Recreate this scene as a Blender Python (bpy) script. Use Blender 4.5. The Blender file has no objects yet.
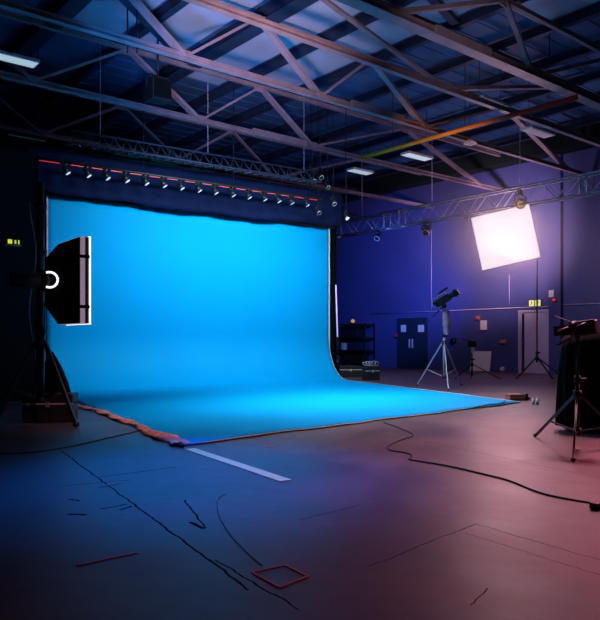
import bpy, bmesh, math, random
from mathutils import Vector, Matrix
random.seed(7)
S = bpy.context.scene
COL = S.collection
V = Vector
# ------------------------------------------------------------------ survey of the hall
CAMZ = 1.1; FOC = 700.0; HOR = 341.0
EU = V((.772, .636, 0)).normalized()      # across the hall, towards the blue side wall
EV = V((-EU.y, EU.x, 0))                  # along the hall, away from us
UP = V((0, 0, 1))
def at(x, y, D): return V(((x-300)/FOC*D, D, CAMZ+(HOR-y)*D/FOC))
def gd(x, y, z=0.0):
    D = (CAMZ-z)*FOC/(y-HOR); return V(((x-300)/FOC*D, D, z))
def atz(x, y, z):
    D = (z-CAMZ)*FOC/(HOR-y); return V(((x-300)/FOC*D, D, z))
def W(u, v, z=0.0): return EU*u+EV*v+UP*z
def uv(p): return p.dot(EU), p.dot(EV)
def on_v(x, y, v):
    k = (x-300)/FOC; D = v/(k*EV.x+EV.y); return at(x, y, D)
def on_u(x, y, u):
    k = (x-300)/FOC; D = u/(k*EU.x+EU.y); return at(x, y, D)
# ------------------------------------------------------------------ materials
def mat(name, col, rough=.5, metal=0., var=.15, scale=6., bump=0., emit=None, es=0., spec=.5, coat=0.):
    m = bpy.data.materials.new(name); m.use_nodes = True
    nt = m.node_tree; b = nt.nodes['Principled BSDF']
    b.inputs['Roughness'].default_value = rough; b.inputs['Metallic'].default_value = metal
    b.inputs['Specular IOR Level'].default_value = spec
    b.inputs['Coat Weight'].default_value = coat
    tc = nt.nodes.new('ShaderNodeTexCoord')
    n = nt.nodes.new('ShaderNodeTexNoise'); n.inputs['Scale'].default_value = scale; n.inputs['Detail'].default_value = 5
    nt.links.new(tc.outputs['Object'], n.inputs['Vector'])
    r = nt.nodes.new('ShaderNodeValToRGB')
    c = V(col[:3])
    r.color_ramp.elements[0].position = .3; r.color_ramp.elements[1].position = .7
    r.color_ramp.elements[0].color = (*(c*(1-var)), 1); r.color_ramp.elements[1].color = (*(c*(1+var)), 1)
    nt.links.new(n.outputs['Fac'], r.inputs['Fac']); nt.links.new(r.outputs['Color'], b.inputs['Base Color'])
    if bump:
        bp = nt.nodes.new('ShaderNodeBump'); bp.inputs['Strength'].default_value = bump; bp.inputs['Distance'].default_value = .02
        nt.links.new(n.outputs['Fac'], bp.inputs['Height']); nt.links.new(bp.outputs['Normal'], b.inputs['Normal'])
    if emit:
        b.inputs['Emission Color'].default_value = (*emit, 1); b.inputs['Emission Strength'].default_value = es
    return m
M = dict(
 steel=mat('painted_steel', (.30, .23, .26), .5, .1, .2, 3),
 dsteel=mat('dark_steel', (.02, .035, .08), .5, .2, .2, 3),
 alu=mat('aluminium', (.68, .62, .70), .4, .15, .1, 8),
 chrome=mat('bright_metal', (.75, .72, .75), .25, .9, .05, 8),
 black=mat('black_metal', (.012, .014, .016), .38, .2, .2, 8),
 plastic=mat('black_plastic', (.009, .012, .013), .6, 0, .2, 10),
 cloth=mat('black_fabric', (.004, .007, .008), .9, 0, .3, 12, .3, spec=.1),
 navy=mat('navy_velvet', (.003, .009, .045), .85, 0, .3, 5, .2, spec=.1),
 wallb=mat('blue_wall_paint', (.048, .062, .22), .55, 0, .12, .7),
 walld=mat('black_wall_paint', (.005, .012, .015), .8, 0, .2, .7, spec=.2),
 deck=mat('roof_sheet', (.04, .13, .30), .6, 0, .15, 1.2),
 litroof=mat('pale_lit_roof_sheet', (.42, .47, .60), .55, 0, .1, 1.5),
 blue=mat('chroma_blue_vinyl', (.0, .335, .70), .6, 0, .02, 1.1, 0, spec=.04),
 white=mat('white_paint', (.72, .70, .72), .5, 0, .06, 5),
 door=mat('lilac_grey_paint', (.44, .40, .56), .5, 0, .06, 3),
 ddoor=mat('dark_door_paint', (.010, .024, .05), .5, 0, .15, 3),
 coral=mat('coral_cloth', (.95, .30, .27), .8, 0, .25, 14, .4),
 tan=mat('tan_tape', (.85, .50, .22), .6, 0, .15, 20),
 rubber=mat('black_rubber', (.008, .007, .009), .5, 0, .1, 20),
 red=mat('red_paint', (.6, .03, .04), .5, 0, .1, 10),
 yel=mat('yellow_paint', (.8, .45, .03), .5, 0, .1, 10),
 orange=mat('orange_tape', (.8, .16, .06), .6, 0, .1, 10),
 brick=mat('terracotta_cloth', (.50, .13, .12), .7, 0, .2, 9, .2),
 skin=mat('pale_pink_cloth', (.75, .40, .50), .8, 0, .2, 9, .3),
 redled=mat('red_led', (.3, .01, .02), .4, 0, 0, 1, emit=(1, .03, .06), es=.55),
 softR=mat('lit_diffuser', (.9, .85, .9), .6, 0, 0, 1, emit=(1, .86, .94), es=1.0),
 softL=mat('lit_diffuser_small', (.9, .9, .95), .6, 0, 0, 1, emit=(.95, .92, 1), es=1.6),
 rim=mat('silver_lining_glow', (.85, .6, .75), .4, .1, .05, 6, emit=(1, .65, .85), es=.22),  # light on the softbox lip painted in as a glow
 plum=mat('plum_fabric', (.10, .05, .11), .7, 0, .1, 6),
 tubeg=mat('lit_tube', (.9, .9, 1), .4, 0, 0, 1, emit=(.5, .4, 1), es=.9),
 troffer=mat('lit_troffer', (.8, .85, .9), .4, 0, 0, 1, emit=(.75, .95, 1), es=.45),
 lens=mat('lit_lens', (.8, .9, 1), .2, 0, 0, 1, emit=(.6, .85, 1), es=.9),
 ring=mat('lit_ring', (.9, .9, 1), .2, 0, 0, 1, emit=(1, .92, 1), es=1.3),
 exitg=mat('lit_exit_sign', (.5, .7, .1), .4, 0, 0, 1, emit=(.72, .85, .05), es=.8),
 exitw=mat('lit_exit_pale', (.7, .7, .3), .4, 0, 0, 1, emit=(.8, .8, .3), es=.6),
 amber=mat('amber_lens', (.8, .5, .15), .3, 0, 0, 1, emit=(1, .55, .15), es=.35),
 dgreen=mat('dark_green_plastic', (.01, .05, .02), .5),
)
# ------------------------------------------------------------------ mesh collector
class MB:
    def __init__(s): s.bm = bmesh.new()
    def box(s, c, size, ax=(EU, EV, UP), bev=0):
        c = V(c); vs = []
        for i in (-.5, .5):
            for j in (-.5, .5):
                for k in (-.5, .5):
                    vs.append(s.bm.verts.new(c+ax[0]*size[0]*i+ax[1]*size[1]*j+ax[2]*size[2]*k))
        F = [(0,1,3,2),(4,6,7,5),(0,4,5,1),(2,3,7,6),(0,2,6,4),(1,5,7,3)]
        fs = [s.bm.faces.new([vs[i] for i in f]) for f in F]
        if bev:
            es = list({e for f in fs for e in f.edges})
            bmesh.ops.bevel(s.bm, geom=es, offset=bev, segments=2, affect='EDGES', profile=.6)
        return s
    def beam(s, a, b, w, h, up=UP):
        a = V(a); b = V(b); d = (b-a).normalized(); x = d.cross(up)
        if x.length < 1e-3: x = d.cross(EU)
        x.normalize(); z = x.cross(d)
        return s.box((a+b)/2, ((b-a).length, w, h), (d, x, z))
    def ibeam(s, a, b, w, h):
        a = V(a); b = V(b); d = (b-a).normalized(); x = d.cross(UP).normalized(); z = x.cross(d)
        s.beam(a+z*(h/2-.01), b+z*(h/2-.01), w, .02); s.beam(a-z*(h/2-.01), b-z*(h/2-.01), w, .02); s.beam(a, b, .015, h-.04)
        return s
    def angle(s, a, b, w):
        # rolled angle section: two flanges
        a = V(a); b = V(b); d = (b-a).normalized(); x = d.cross(UP).normalized(); z = x.cross(d)
        s.beam(a-z*w*.5, b-z*w*.5, w, .012); s.beam(a+x*w*.5, b+x*w*.5, .012, w)
        return s
    def cyl(s, a, b, r, r2=None, n=12, cap=True):
        a = V(a); b = V(b); r2 = r if r2 is None else r2
        d = (b-a).normalized(); x = d.orthogonal().normalized(); y = d.cross(x)
        A = []; B = []
        for i in range(n):
            t = 2*math.pi*i/n; o = x*math.cos(t)+y*math.sin(t)
            A.append(s.bm.verts.new(a+o*r)); B.append(s.bm.verts.new(b+o*r2))
        for i in range(n):
            f = s.bm.faces.new((A[i], A[(i+1) % n], B[(i+1) % n], B[i])); f.smooth = True
        if cap:
            s.bm.faces.new(A[::-1]); s.bm.faces.new(B)
        return s
    def tube(s, pts, r, n=8):
        pts = [V(p) for p in pts]; rings = []
        x = None
        for i, p in enumerate(pts):
            d = (pts[min(i+1, len(pts)-1)]-pts[max(i-1, 0)]).normalized()
            x = d.orthogonal().normalized() if x is None else (x-d*x.dot(d)).normalized()
            y = d.cross(x)
            rings.append([s.bm.verts.new(p+(x*math.cos(2*math.pi*k/n)+y*math.sin(2*math.pi*k/n))*r) for k in range(n)])
        for a, b in zip(rings, rings[1:]):
            for k in range(n):
                f = s.bm.faces.new((a[k], a[(k+1) % n], b[(k+1) % n], b[k])); f.smooth = True
        s.bm.faces.new(rings[0][::-1]); s.bm.faces.new(rings[-1])
        return s
    def torus(s, c, nrm, R, r, n=24, m=8):
        nrm = V(nrm).normalized(); x = nrm.orthogonal().normalized(); y = nrm.cross(x); rings = []
        for i in range(n):
            t = 2*math.pi*i/n; o = x*math.cos(t)+y*math.sin(t)
            rings.append([s.bm.verts.new(V(c)+o*(R+r*math.cos(2*math.pi*k/m))+nrm*r*math.sin(2*math.pi*k/m)) for k in range(m)])
        for i in range(n):
            a = rings[i]; b = rings[(i+1) % n]
            for k in range(m):
                f = s.bm.faces.new((a[k], b[k], b[(k+1) % m], a[(k+1) % m])); f.smooth = True
        return s
    def grid(s, P):
        vs = [[s.bm.verts.new(p) for p in row] for row in P]
        for a, b in zip(vs, vs[1:]):
            for i in range(len(a)-1):
                f = s.bm.faces.new((a[i], a[i+1], b[i+1], b[i])); f.smooth = True
        return s
    def ball(s, c, r, sc=(1, 1, 1), n=12):
        res = bmesh.ops.create_uvsphere(s.bm, u_segments=n, v_segments=n//2+2, radius=r)
        for v in res['verts']:
            v.co = V((v.co.x*sc[0], v.co.y*sc[1], v.co.z*sc[2]))+V(c)
        for v in res['verts']:
            for f in v.link_faces: f.smooth = True
        return s
    def build(s, name, m, parent=None, thick=0):
        bmesh.ops.recalc_face_normals(s.bm, faces=s.bm.faces)
        if parent is None:
            lo = V([min(v.co[i] for v in s.bm.verts) for i in range(3)]); hi = V([max(v.co[i] for v in s.bm.verts) for i in range(3)])
            org = V(((lo.x+hi.x)/2, (lo.y+hi.y)/2, lo.z))
        else:
            org = V((0, 0, 0)); q = parent
            while q: org = org+q.location; q = q.parent
        for v in s.bm.verts: v.co -= org
        me = bpy.data.meshes.new(name); s.bm.to_mesh(me); s.bm.free()
        me.materials.append(M[m] if isinstance(m, str) else m)
        o = bpy.data.objects.new(name, me); COL.objects.link(o)
        if parent is None: o.location = org
        else: o.parent = parent
        if thick:
            md = o.modifiers.new('thickness', 'SOLIDIFY'); md.thickness = thick; md.offset = 0
        return o
def tag(o, label, cat, group=None):
    o['label'] = label; o['category'] = cat
    if group: o['group'] = group
    return o
def thing(name, loc, label, cat, group=None):
    o = bpy.data.objects.new(name, None); COL.objects.link(o); o.location = V(loc)
    o.empty_display_size = .1
    return tag(o, label, cat, group)
def struct(name, mb, m, parent=None):
    o = mb.build(name, m, parent)
    if parent is None: o['kind'] = 'structure'
    return o
def dup(root, loc, label, group=None):
    r = root.copy(); COL.objects.link(r); r.location = V(loc); r['label'] = label
    if group: r['group'] = group
    for ch in [c for c in bpy.data.objects if c.parent == root]:
        c = ch.copy(); COL.objects.link(c); c.parent = r
        for g in [k for k in bpy.data.objects if k.parent == ch]:
            d = g.copy(); COL.objects.link(d); d.parent = c
    return r
# ------------------------------------------------------------------ hall shell
U0, U1, V0, V1, HT = -9.0, 21.25, -7.0, 23.8, 7.85
def floor_material():
    m = bpy.data.materials.new('worn_concrete_floor'); m.use_nodes = True; nt = m.node_tree
    N = nt.nodes; L = nt.links; b = N['Principled BSDF']
    geo = N.new('ShaderNodeNewGeometry')
    def noise(sc, det=6, dist=0):
        n = N.new('ShaderNodeTexNoise'); n.inputs['Scale'].default_value = sc; n.inputs['Detail'].default_value = det; n.inputs['Distortion'].default_value = dist
        L.new(geo.outputs['Position'], n.inputs['Vector']); return n
    def ramp(src, p0, p1, c0, c1):
        r = N.new('ShaderNodeValToRGB'); r.color_ramp.elements[0].position = p0; r.color_ramp.elements[1].position = p1
        r.color_ramp.elements[0].color = (*c0, 1); r.color_ramp.elements[1].color = (*c1, 1); L.new(src, r.inputs['Fac']); return r
    def mix(fac, a, bb, mode='MIX'):
        x = N.new('ShaderNodeMix'); x.data_type = 'RGBA'; x.blend_type = mode
        if isinstance(fac, float): x.inputs[0].default_value = fac
        else: L.new(fac, x.inputs[0])
        for i, q in ((6, a), (7, bb)):
            if isinstance(q, tuple): x.inputs[i].default_value = (*q, 1)
            else: L.new(q, x.inputs[i])
        return x.outputs[2]
    def mth(op, a, c=None, clamp=False):
        q = N.new('ShaderNodeMath'); q.operation = op; q.use_clamp = clamp
        for i, x in enumerate((a, c)):
            if x is None: continue
            if isinstance(x, (int, float)): q.inputs[i].default_value = x
            else: L.new(x, q.inputs[i])
        return q.outputs[0]
    n1 = noise(.9, 8, .6); n2 = noise(6, 6); n3 = noise(.35, 3)
    base = ramp(n1.outputs['Fac'], .3, .72, FL0, FL1).outputs['Color']
    base = mix(.35, base, ramp(n2.outputs['Fac'], .35, .65, (.35, .35, .35), (.65, .65, .65)).outputs['Color'], 'OVERLAY')
    # joints between the slabs and cracks: segments laid out on the floor
    sep = N.new('ShaderNodeSeparateXYZ'); L.new(geo.outputs['Position'], sep.inputs[0])
    wob = mth('MULTIPLY', mth('SUBTRACT', n2.outputs['Fac'], .5), .05)
    lines = None
    for (x0, y0, x1, y1, w) in FLINES:
        a = gd(x0, y0); c = gd(x1, y1); d = c-a; ln = d.length; d.normalize()
        nx, ny = -d.y, d.x
        dist = mth('ABSOLUTE', mth('ADD', mth('ADD', mth('MULTIPLY', sep.outputs[0], nx), mth('MULTIPLY', sep.outputs[1], ny)), mth('ADD', wob, -(a.x*nx+a.y*ny))))
        al = mth('ADD', mth('ADD', mth('MULTIPLY', sep.outputs[0], d.x), mth('MULTIPLY', sep.outputs[1], d.y)), -(a.x*d.x+a.y*d.y))
        ins = mth('LESS_THAN', mth('ABSOLUTE', mth('SUBTRACT', al, ln/2)), ln/2)
        f = mth('MULTIPLY', mth('LESS_THAN', dist, w*.65), ins)
        lines = f if lines is None else mth('MAXIMUM', lines, f)
    col = mix(mth('MULTIPLY', lines, .85), base, (.006, .006, .010))
    L.new(col, b.inputs['Base Color'])
    rr = N.new('ShaderNodeMapRange'); rr.inputs[1].default_value = .3; rr.inputs[2].default_value = .7
    rr.inputs[3].default_value = .36; rr.inputs[4].default_value = .50
    L.new(n1.outputs['Fac'], rr.inputs[0]); L.new(rr.outputs[0], b.inputs['Roughness'])
    bp = N.new('ShaderNodeBump'); bp.inputs['Strength'].default_value = .25; bp.inputs['Distance'].default_value = .01
    L.new(mth('SUBTRACT', n2.outputs['Fac'], lines), bp.inputs['Height']); L.new(bp.outputs['Normal'], b.inputs['Normal'])
    L.new(mth('MULTIPLY', mth('SUBTRACT', 1.0, lines), .38), b.inputs['Specular IOR Level'])
    return m
FL0 = (.060, .040, .044); FL1 = (.135, .076, .080)
FLINES = [(68, 514, 86, 515, .03), (68, 499, 80, 501, .02), (190, 522, 203, 529, .022), (120, 510, 132, 506, .016), (60, 450, 250, 590, .011), (100, 477, 176, 467, .012), (60, 486, 130, 480, .01), (100, 509, 128, 504, .013), (475, 524, 370, 566, .005),
          (475, 524, 600, 560, .005), (466, 533, 600, 575, .004), (410, 438, 600, 478, .004), (470, 605, 487, 588, .005), (215, 560, 300, 610, .008),
          (300, 520, 360, 505, .006), (185, 500, 205, 528, .01)]
struct('floor', MB().box(W((U0+U1)/2, (V0+V1)/2, -.1), (U1-U0+1, V1-V0+1, .2)), floor_material())
def deckmat():
    return M['deck']
cl = MB()
n = 60
for i in range(n):                                   # trapezoidal steel roof sheets, ribs run across the hall
    v = V0+(V1-V0)*(i+.5)/n; w = (V1-V0)/n
    cl.box(W((U0+U1)/2, v, HT+.1), (U1-U0, w*1.001, .12))
    cl.box(W((U0+U1)/2, v, HT+.032), (U1-U0, w*.35, .02))
struct('ceiling', cl, 'deck')
struct('wall_right', MB().box(W(U1+.1, (V0+V1)/2, HT/2), (.2, V1-V0, HT)), 'wallb')
struct('wall_back', MB().box(W((U0+U1)/2, V1+.1, HT/2), (U1-U0+.4, .2, HT)), 'walld')
struct('wall_left', MB().box(W(U0-.1, (V0+V1)/2, HT/2), (.2, V1-V0, HT)), 'walld')
struct('trim_1', MB().box(W(U1-.3, (V0+V1)/2, 7.52), (.6, V1-V0, .6)), 'walld')
pil = on_u(557.5, 250, U1); pu, pv = uv(pil)
pm = MB().box(W(U1-.09, pv, 3.6), (.18, .42, 7.2)); struct('trim_2', pm, 'wallb')
for k, dv in enumerate((-7.6, 9.0)):
    pass
# black partition at the left
struct('wall_partition', MB().box(W(-2.25, 13.28, 2.3), (13.5, .16, 4.6)), 'walld')
# pale roof sheets under the deck, the roof's lit area painted in
for k, (ua, ub, va, vb) in enumerate(((8.75, 10.0, 6.0, 15.5), (10.3, 11.65, 5.0, 14.5), (7.1, 8.2, 8.0, 15.0), (11.95, 13.3, 5.0, 8.2), (5.4, 6.7, 8.6, 14.4), (3.8, 5.1, 9.0, 12.6))):
    struct('trim_%d' % (k+3), MB().box(W((ua+ub)/2, (va+vb)/2, HT-.035), (ub-ua, vb-va, .04)), 'litroof')
# doors in the side wall
def on_wall(x, y, off=0.0): return on_u(x, y, U1-off)
def wall_rect(x0, x1, y0, y1, off, th):
    a = on_wall(x0, (y0+y1)/2); b = on_wall(x1, (y0+y1)/2); va = a.dot(EV); vb = b.dot(EV)
    ym = (x0+x1)/2; za = on_wall(ym, y0).z; zb = on_wall(ym, y1).z
    return (va+vb)/2, (za+zb)/2, abs(va-vb), abs(za-zb)
def wall_box(mb, r, off, th):
    v, z, wv, hz = r; return mb.box(W(U1-off-th/2, v, z), (th, wv, hz))
r = wall_rect(520, 550, 312, 374.6, 0, 0); v, z, wv, hz = r; hz = z+hz/2; 
d1 = struct('door_1', MB().box(W(U1-.03, v, hz/2), (.05, wv-.14, hz-.02)), 'door')
f = MB()
for sgn in (-1, 1): f.box(W(U1-.05, v+sgn*(wv/2-.03), hz/2), (.10, .08, hz))
f.box(W(U1-.05, v, hz+.03), (.10, wv+.02, .08)); f.build('door_frame', 'door', d1)
MB().cyl(W(U1-.05, v+wv*.34, 1.0), W(U1-.13, v+wv*.34, 1.0), .015).cyl(W(U1-.12, v+wv*.34, 1.0), W(U1-.12, v+wv*.22, 1.0), .012).build('door_handle', 'chrome', d1)
MB().box(W(U1-.06, v+wv*.36, hz/2), (.012, .10, hz-.1)).build('side_lining', 'ddoor', d1)
r = wall_rect(398, 428, 318, 370, 0, 0); v2, z2, wv2, hz2 = r; hz2 = z2+hz2/2
d2 = struct('door_2', MB().box(W(U1-.03, v2, hz2/2), (.05, wv2, hz2)), 'ddoor')
for sgn in (-1, 1):
    lf = MB().box(W(U1-.07, v2+sgn*wv2*.245, hz2/2), (.03, wv2*.46, hz2-.12)).build('door_leaf', 'ddoor', d2)
    MB().box(W(U1-.11, v2+sgn*wv2*.05, 1.0), (.05, .03, .35)).build('door_handle', 'alu', lf)
for x0, x1, y0, y1 in ((402.5, 407.5, 325, 332), (419.5, 425.5, 325, 332)):
    q = wall_rect(x0, x1, y0, y1, 0, 0); m_ = MB(); wall_box(m_, q, .086, .008); m_.build('notice', 'white', d2)
# ------------------------------------------------------------------ roof trusses
TB, TT = 6.3, 7.5
def u_at(x, z, v):
    # u where the chord at height z, plane v, shows at image column x
    k = (x-300)/FOC; D = v/(k*EV.x+EV.y); return (EU*1).dot(V((k*D, D, 0)))
TR = [  # v, seen nodes: (column, 'b'/'t'), section, label
 (7.70, [(505, 't'), (533, 'b')], 'steel', 'steel roof truss whose bright lower chord crosses the top edge, right of centre'),
 (9.23, [(190, 'b'), (247, 't')], 'steel', 'lilac-lit steel roof truss crossing the pale roof sheets, second from the top of view'),
 (11.23, [(185, 'b'), (258, 't'), (320, 'b'), (371, 't'), (424, 'b')], 'steel', 'lilac-lit steel roof truss with the widest bright diagonal strut, mid roof'),
 (14.25, [(32, 'b'), (128, 't'), (200, 'b'), (260, 't'), (312, 'b')], 'steel', 'steel roof truss with a hanging black loudspeaker on its lower chord'),
 (17.75, [(42, 'b'), (122, 't'), (178, 'b'), (232, 't'), (275, 'b')], 'steel', 'farthest lit steel roof truss, just above the row of red-lit stage lamps'),
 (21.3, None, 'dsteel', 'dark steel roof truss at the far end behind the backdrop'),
]
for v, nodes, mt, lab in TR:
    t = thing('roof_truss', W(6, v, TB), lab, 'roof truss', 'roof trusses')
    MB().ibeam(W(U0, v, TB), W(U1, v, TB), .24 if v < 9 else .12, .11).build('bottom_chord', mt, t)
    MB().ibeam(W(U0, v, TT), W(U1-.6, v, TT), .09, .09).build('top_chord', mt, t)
    if nodes: ns = [(u_at(x, TB if k == 'b' else TT, v), k) for x, k in nodes]
    else: ns = [(4.0, 'b'), (5.6, 't')]
    sp = 1.75
    if v < 9: sp = 3.2
    elif v < 10: sp = 5.0
    if len(ns) > 2: sp = (ns[-1][0]-ns[0][0])/(len(ns)-1)
    while ns[0][0]-sp > 1.5: ns.insert(0, (ns[0][0]-sp, 't' if ns[0][1] == 'b' else 'b'))
    while ns[-1][0]+sp*(2 if len(nodes or []) > 2 else 1) < U1-.8: ns.append((ns[-1][0]+sp*(2 if len(nodes or []) > 2 else 1), 't' if ns[-1][1] == 'b' else 'b'))
    for i, (a, b) in enumerate(zip(ns, ns[1:])):
        pa = W(a[0], v, TB if a[1] == 'b' else TT); pb = W(b[0], v, TB if b[1] == 'b' else TT)
        m_ = MB(); w = .15 if i % 2 == 0 else .10
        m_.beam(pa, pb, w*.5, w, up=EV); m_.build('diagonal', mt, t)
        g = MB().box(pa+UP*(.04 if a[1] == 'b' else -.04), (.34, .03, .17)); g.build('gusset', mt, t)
# short bright packing plates under the chords
for (x0, y0, x1, y1, v) in ((348, 104, 400, 117, 11.23), (250, 131, 304, 143, 14.25), (430, 44, 485, 58, 7.7)):
    a = on_v(x0, y0, v); b = on_v(x1, y1, v)
    a = W(uv(a)[0], v-.12, TB+.0); b = W(uv(b)[0], v-.12, TB+.0)
    tag(MB().beam(a, b, .05, .16).build('cable_tray', 'steel'), {11.23: 'short pale cable tray on the truss left of the yellow pipe', 14.25: 'short pale cable tray above the right end of the lamp row', 7.7: 'short pale cable tray on the bright chord at the top right'}[v], 'cable tray', 'cable trays')
k = 0
us = [8.5+1.65*i for i in range(-3, 8)]
lab = ['leftmost of those in view', 'second from the left', 'third from the left, left of the heavy girder', 'heavy dark girder meeting the truss in the pale roof sheets', 'right of the heavy girder', 'second right of the heavy girder', 'third right of the heavy girder', 'fourth right of the heavy girder', 'fourth from the side wall', 'third from the side wall', 'second from the side wall']
for i, u in enumerate(us):
    big = (i in (1, 3))
    tag(MB().ibeam(W(u, V0+.1, 7.70 - (.04 if big else 0)), W(u, V1-.1, 7.70 - (.04 if big else 0)), .34 if big else .15, .28 if big else .2).build('roof_purlin', 'dsteel'), 'dark blue steel roof purlin, ' + lab[i], 'roof beam', 'roof purlins')
# slanting braces near the roof
for (x0, y0, x1, y1, lb) in ((112, -14, 180, 56, 'dark slanting roof brace at the top left, above the black loudspeaker'), (425, -10, 455, 22, 'dark slanting roof brace at the top right')):
    tag(MB().beam(atz(x0, y0, 7.35), atz(x1, y1, 7.35), .16, .10).build('roof_brace', 'dsteel'), lb, 'roof brace')
# pipe added for a yellow-to-red light streak, painted along its length
def streak_mat():
    m = mat('yellow_red_light_streak', (.8, .6, .05), .45); nt = m.node_tree; b = nt.nodes['Principled BSDF']
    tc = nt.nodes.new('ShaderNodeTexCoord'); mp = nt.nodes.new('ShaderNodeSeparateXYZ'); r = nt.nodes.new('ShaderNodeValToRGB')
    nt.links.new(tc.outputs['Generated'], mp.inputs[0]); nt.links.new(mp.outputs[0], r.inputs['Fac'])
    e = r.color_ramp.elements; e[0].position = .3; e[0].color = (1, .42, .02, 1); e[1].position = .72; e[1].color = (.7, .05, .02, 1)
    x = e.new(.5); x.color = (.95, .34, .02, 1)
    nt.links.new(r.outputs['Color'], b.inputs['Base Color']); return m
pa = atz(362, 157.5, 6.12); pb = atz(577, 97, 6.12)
pp = thing('light_streak_pipe', pa, 'long pipe painted as a yellow to red light streak under the roof on the right', 'pipe')
MB().cyl(pa, pb, .055).build('pipe', streak_mat(), pp)
for t_ in (.18, .55, .9):
    q = pa.lerp(pb, t_); MB().cyl(q+UP*.05, q+UP*(1.5), .008, n=6).build('hanger', 'black', pp)
# ceiling fixtures
def troffer(x, y, L, lab, on=True, z=6.2):
    c = atz(x, y, z)
    t = thing('ceiling_light', c, lab, 'ceiling light', 'ceiling lights')
    MB().box(c+UP*.03, (L, .34, .06), bev=.01).build('housing', 'white', t)
    MB().box(c-UP*.005, (L-.06, .28, .012)).build('diffuser', 'troffer' if on else 'white', t)
    for s_ in (-.4, .4): MB().cyl(c+EU*L*s_+UP*.06, c+EU*L*s_+UP*(HT-z), .006, n=6).build('hanger', 'black', t)
troffer(2, 57, 1.25, 'lit white ceiling light at the far left edge')
troffer(360, 172, .86, 'small lit ceiling light above the right end of the stage lamps')
troffer(417, 157, 1.0, 'small lit ceiling light under the yellow pipe')
troffer(490, 104, 1.0, 'unlit ceiling light above the yellow pipe, upper of two', False, 6.5)
troffer(538, 133, 1.1, 'unlit ceiling light below the red end of the pipe', False, 6.5)
c = atz(470, 144.5, 6.0)
t = thing('pendant_lamp', c, 'small round pendant lamp hanging below the yellow pipe', 'pendant lamp')
MB().cyl(c+UP*.02, c+UP*.14, .17, .05, 16).build('lamp_shade', 'alu', t); MB().ball(c+UP*.01, .08, (1, 1, .6)).build('bulb', 'white', t)
MB().cyl(c+UP*.14, c+UP*1.8, .008, n=6).build('cord', 'black', t)
# loudspeaker hung in the roof
c = at(158, 91, 15.2)
t = thing('loudspeaker', c-UP*.25, 'black loudspeaker hanging from the roof at upper left', 'speaker')
MB().box(c, (.46, .4, .46), bev=.03).build('cabinet', 'plastic', t)
MB().box(c-EV*.205, (.40, .012, .40)).build('grille', 'cloth', t)
MB().tube([c-EU*.27+UP*.02, c-EU*.27+UP*.32, c+EU*.27+UP*.32, c+EU*.27+UP*.02], .018).build('yoke', 'black', t)
MB().cyl(c+UP*.32, V((c.x, c.y, 7.75)), .02).build('hanger', 'black', t)
for xx, lb in ((127.5, 'left'), (137, 'right')):
    a = atz(xx, 53, 6.5)
    tag(MB().cyl(a, V((a.x, a.y, 7.8)), .016, n=8).build('drop_rod', 'black'), 'thin black rod hanging from the roof above the loudspeaker, %s of two' % lb, 'rod', 'drop rods')
# ------------------------------------------------------------------ blue backdrop
BL = V((-5.75, 15.9, 0)); BR = V((.84, 20.5, 0)); FLp = V((-1.26, 7.30, 0)); FRp = V((3.92, 12.42, 0)); BH = 4.40; R = 1.3
BD = (BR-BL).normalized(); BN = V((BD.y, -BD.x, 0))          # BN points towards the camera
def sheet(s, q):
    b = BL.lerp(BR, s); f_ = FLp.lerp(FRp, s); d = (f_-b); ln = d.length; d.normalize()
    # q: 0..1 wall, 1..2 cove, 2..3 floor
    if q <= 1: off, z = 0, BH+(R-BH)*q
    elif q <= 2:
        a = (q-1)*math.pi/2; off, z = R*(1-math.cos(math.pi/2-a+0)) if False else R*math.sin(a)*1.0, 0
        off = R*(1-math.cos(a)); z = R*(1-math.sin(a))
    else: off = R+(ln-R)*(q-2); z = 0
    wob = .006*math.sin(s*19+q*2) if q < 1.2 else 0
    p = b+d*off+UP*(z+.014)+BN*wob
    if q > 2.2: p.z += .006*max(0, math.sin(s*37+q*9)*math.sin(q*23+s*5))
    if q > 2.95: p += d*(.03*math.sin(s*23)+.02*math.sin(s*51))
    return p
qs = [i/10 for i in range(10)]+[1+i/14 for i in range(14)]+[2+i/30 for i in range(31)]
back = thing('photo_backdrop', BL, 'huge seamless blue studio backdrop sweeping down onto the floor', 'backdrop')
MB().grid([[sheet(i/60, q) for i in range(61)] for q in qs]).build('sweep', 'blue', back, .012)
eb = MB(); eb.beam(BR+BN*.02+UP*.9, BR+BN*.02+UP*BH, .045, .03, up=BD); eb.build('edge_tape', 'white', back)
eb = MB(); eb.beam(BL+BN*.02+UP*2.9, BL+BN*.02+UP*BH, .04, .03, up=BD); eb.build('edge_tape', 'skin', back)
em = [sheet(1, 1+i/14) +UP*.004 for i in range(0, 15)]+[sheet(1, 2+i/12)+UP*.004 for i in range(13)]
MB().tube(em, .009, 6).build('edge_tape', 'white', back)
em = [sheet(i/20, 3)+UP*.002 for i in range(21)]
MB().tube(em, .006, 6).build('edge_tape', 'tan', back)
MB().cyl(BL+UP*(BH+.04)-BD*.2, BR+UP*(BH+.04)+BD*.2, .045).build('crossbar', 'black', back)
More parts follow.
